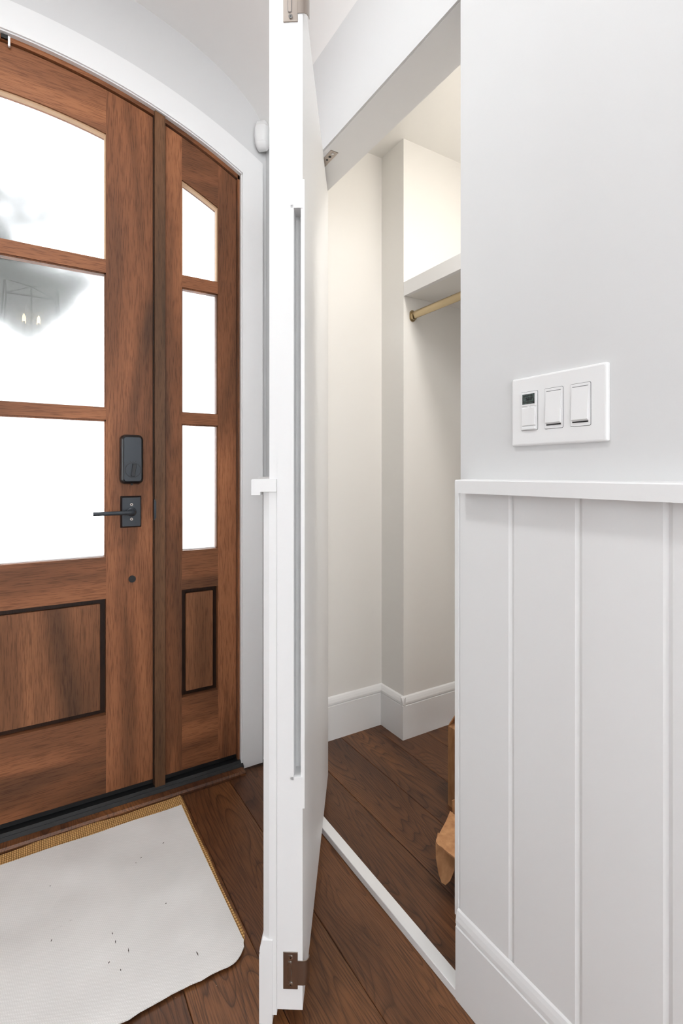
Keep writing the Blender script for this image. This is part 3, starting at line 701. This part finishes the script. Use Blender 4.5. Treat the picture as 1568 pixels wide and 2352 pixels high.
# ------------------------------------------------------------------ switch plate
sp = thing('switch_plate', (XB, 0.548, 1.213), 'white three gang switch plate with a small timer screen', 'switch plate')
def facing(pts, x0, x1):     # polygon in (y,z), from x0 (back) to x1 (front)
    return prism(pts, 0, x0, x1)
rings = [[(x, y, z) for y, z in rrect(0.5483, 1.213, w, h, 0.003, 3)] for (x, w, h) in ((XB, 0.1845, 0.1245), (0.7680, 0.1845, 0.1245), (0.7655, 0.181, 0.121), (0.7648, 0.177, 0.117))]
pl = obj('plate', loft(rings), 'plastic', sp)
def gap_frame(yc, zc, w, h):
    obj('switch_gap', prism(rrect(yc, zc, w + 0.0012, h + 0.0012, 0.0026, 4), 0, 0.7650, 0.76465), 'ink', sp)
for yc in (0.5505, 0.5010):
    gap_frame(yc, 1.213, 0.0355, 0.0695)
    f_ = obj('switch_frame', prism(rrect(yc, 1.213, 0.0355, 0.0695, 0.0022, 4), 0, 0.7652, 0.7640), 'plastic', sp)
    # rocker pressed at the top: wedge swelling towards the bottom
    bm = loft([[(0.7642, y, z) for y, z in ((yc - 0.0145, 1.2425), (yc + 0.0145, 1.2425), (yc + 0.0145, 1.186), (yc - 0.0145, 1.186))],
               [(x, y, z) for x, y, z in ((0.7637, yc - 0.0143, 1.2420), (0.7637, yc + 0.0143, 1.2420), (0.7600, yc + 0.0143, 1.1885), (0.7600, yc - 0.0143, 1.1885))]])
    obj('rocker', bm, 'plastic', f_)
    obj('rocker_shadow_gap', box(0.7636, 0.7641, yc - 0.014, yc + 0.014, 1.1836, 1.1858), 'ink', f_)
    obj('rocker_shadow_gap', box(0.7637, 0.7641, yc - 0.014, yc + 0.014, 1.2425, 1.2431), 'ink', f_)
yc = 0.6005
gap_frame(yc, 1.213, 0.0352, 0.0692)
tm = obj('timer_switch', prism(rrect(yc, 1.213, 0.0352, 0.0692, 0.0022, 4), 0, 0.7652, 0.7638), 'plastic', sp)
obj('timer_bezel', prism(rrect(yc + 0.0005, 1.2345, 0.031, 0.0245, 0.0015, 3), 0, 0.7639, 0.7628), 'plastic', tm)
sc_ = obj('timer_screen', box(0.7624, 0.7629, yc - 0.0125, yc + 0.0135, 1.2255, 1.2435), 'lcd', tm)
for (dy, dz, w, h) in ((-0.004, 0.0058, 0.012, 0.0011), (0.006, 0.0058, 0.004, 0.0011), (-0.004, 0.0, 0.0032, 0.0052), (0.0008, 0.0, 0.0032, 0.0052), (0.0056, 0.0, 0.0032, 0.0052), (0.002, -0.0058, 0.016, 0.0012)):
    obj('screen_mark', box(0.7622, 0.7625, yc - dy - w / 2, yc - dy + w / 2, 1.2345 + dz - h / 2, 1.2345 + dz + h / 2), 'ink', sc_)
obj('timer_button', box(0.7615, 0.7640, yc - 0.0145, yc + 0.0145, 1.1865, 1.2185, 0.0008, 1), 'plastic', tm)
obj('button_notch', disc((0.7628, yc, 1.2205), 0.003, -0.0004, 0, 16), 'plastic', tm)
obj('timer_bar', box(0.7612, 0.7640, yc - 0.0145, yc + 0.0145, 1.1795, 1.1845, 0.0008, 1), 'plastic', tm)

# ------------------------------------------------------------------ motion sensor in the corner
ms = thing('motion_sensor', (0.750, 1.795, 2.33), 'white motion sensor mounted high in the wall corner by the arched casing', 'sensor')
c0 = Vector((0.747, 1.793)); fwd = Vector((-0.7071, -0.7071)); rt = Vector((0.7071, -0.7071))
rings = []
for (z, w, d) in ((2.326, 0.030, 0.018), (2.331, 0.040, 0.026), (2.346, 0.052, 0.034), (2.374, 0.056, 0.038), (2.404, 0.054, 0.036), (2.426, 0.046, 0.028), (2.432, 0.036, 0.020)):
    ring = []
    for k in range(25):
        a = math.pi * k / 24; p = c0 + rt * (w / 2 * math.copysign(abs(math.cos(a)) ** 0.6, math.cos(a))) + fwd * (d * abs(math.sin(a)) ** 0.7 - 0.008)
        ring.append((p.x, p.y, z))
    rings.append(ring)
bd = obj('sensor_body', loft(rings), 'plastic', ms, True)
def seam(z, w, d):
    pts = []
    for k in range(3, 22):
        a = math.pi * k / 24; p = c0 + rt * (w / 2 * math.copysign(abs(math.cos(a)) ** 0.6, math.cos(a))) + fwd * (d * abs(math.sin(a)) ** 0.7 - 0.0078)
        pts.append((p.x, p.y, z))
    obj('lens_seam', tube(pts, 0.0005, 6), 'ceil', ms)
seam(2.348, 0.0525, 0.0345); seam(2.410, 0.0525, 0.0345)

# ------------------------------------------------------------------ doormat lying face down
mat = thing('door_mat', (-0.1, 1.42, 0), 'upturned doormat with pale felt backing and jute edge', 'mat')
def outline(x0, x1, y0, y1, r, seed, amp, n=46):
    rnd = random.Random(seed); pts = []
    for i in range(n + 1): pts.append((x1 + (x0 - x1) * i / n, y1))
    for i in range(1, 26): pts.append((x0, y1 + (y0 + r - y1) * i / 25))
    for i in range(1, 9): a = math.pi + math.pi / 2 * i / 9; pts.append((x0 + r + r * math.cos(a), y0 + r + r * math.sin(a)))
    for i in range(1, n): pts.append((x0 + r + (x1 - x0 - 2 * r) * i / n, y0 + rnd.uniform(-amp, amp)))
    for i in range(9): a = -math.pi / 2 + math.pi / 2 * i / 9; pts.append((x1 - r + r * math.cos(a) + rnd.uniform(-amp, amp), y0 + r + r * math.sin(a)))
    for i in range(25): pts.append((x1, y0 + r + (y1 - y0 - r) * i / 25))
    return pts
def wob(p): return (p[0] + 0.002 * math.sin(p[1] * 23), p[1] + 0.0035 * math.sin(p[0] * 17) + 0.002 * math.sin(p[0] * 41 + 1))
ol = [wob(p) for p in outline(-0.63, 0.431, 1.105, 1.752, 0.05, 1, 0.0015)]
obj('jute_pile', loft([[(x, y, z) for x, y in ol] for z in (0.0, 0.0065)]), 'jute', mat)
il = [(p[0], p[1]) for p in outline(-0.62, 0.421, 1.088, 1.697, 0.05, 2, 0.0022)]
il = [(x + 0.002 * max(0, (1.45 - y) / 0.3) * (1 if x > 0.2 else 0), y + 0.0015 * math.sin(x * 30) + (0.006 * (0.4 - x) if y > 1.6 else 0)) for x, y in il]
# gently rumpled top sheet
bm = bmesh.new(); nx, ny = 0, 0
f = loft([[(x, y, z) for x, y in il] for z in (0.0067, 0.0095)]); obj('felt_backing', f, 'backing', mat)
rn = random.Random(5)
deb = bmesh.new()
for (px, py, ln, an) in ((265, 2163, .010, .9), (258, 2144, .007, 1.0), (295, 2183, .014, 1.0), (118, 2160, .007, .7), (324, 1970, .006, .5), (115, 2035, .003, 0), (277, 2228, .006, 1.1), (250, 2211, .005, .3), (375, 1936, .006, .2), (381, 2075, .003, 0), (312, 1982, .003, .5), (453, 2190, .012, 1.2)):
    q = ray(px, py, 0.0099); c, s = math.cos(an + 0.5), math.sin(an + 0.5)
    w = 0.0009
    vs = [deb.verts.new((q[0] + c * a - s * b3, q[1] + s * a + c * b3, z)) for z in (0.0096, 0.0106) for a, b3 in ((-ln / 2, 0), (0, -w), (ln / 2, 0), (0, w))]
    deb.faces.new(vs[:4][::-1]); deb.faces.new(vs[4:])
    for i in range(4): deb.faces.new((vs[i], vs[(i + 1) % 4], vs[4 + (i + 1) % 4], vs[4 + i]))
tag(obj('wood_splinters', deb, 'bark', None), 'tiny dark wood splinters scattered on the pale mat backing', 'debris', kind='stuff')

# ------------------------------------------------------------------ outside the door
struct('floor_porch', box(-6, 6, 1.99, 14, -0.12, -0.04), 'stone', 'pale concrete porch and path outside the entry door', 'porch')
tr = thing('leafy_tree', (-0.3, 7.5, -0.04), 'dark leafy tree outside, blurred through the frosted door glass', 'tree')
obj('trunk', tube([(-1.2, 7.5, -0.04), (-1.15, 7.5, 1.4), (-1.0, 7.55, 2.8), (-0.8, 7.5, 4.2), (-0.6, 7.5, 5.0)], [0.16, 0.13, 0.11, 0.08, 0.04], 10), 'bark', tr, True)
lf = bmesh.new(); rn = random.Random(11)
for (cx_, cz_, r_, n_) in ((-0.45, 3.5, 0.55, 1500), (0.1, 3.4, 0.45, 900), (-1.2, 3.6, 0.8, 600), (0.55, 3.62, 0.3, 120), (-0.1, 3.0, 0.35, 160), (-1.6, 4.5, 0.8, 300), (0.2, 4.5, 0.45, 160), (-0.5, 4.45, 0.5, 200)):
    for i in range(n_):
        d = Vector((rn.gauss(0, 1), rn.gauss(0, 1), rn.gauss(0, 1))).normalized() * r_ * rn.random() ** 0.5
        p = Vector((cx_, 7.5, cz_)) + d
        a = Vector((rn.gauss(0, 1), rn.gauss(0, 1), rn.gauss(0, 1))).normalized() * 0.11
        b3 = a.cross(Vector((rn.gauss(0, 1), rn.gauss(0, 1), rn.gauss(0, 1)))).normalized() * 0.055
        lf.faces.new([lf.verts.new(p - a), lf.verts.new(p + b3), lf.verts.new(p + a), lf.verts.new(p - b3)])
tag(obj('foliage', lf, 'leaf', tr), kind='stuff')

for o in list(bpy.data.objects):
    if o.get('_world') is not None: del o['_world']
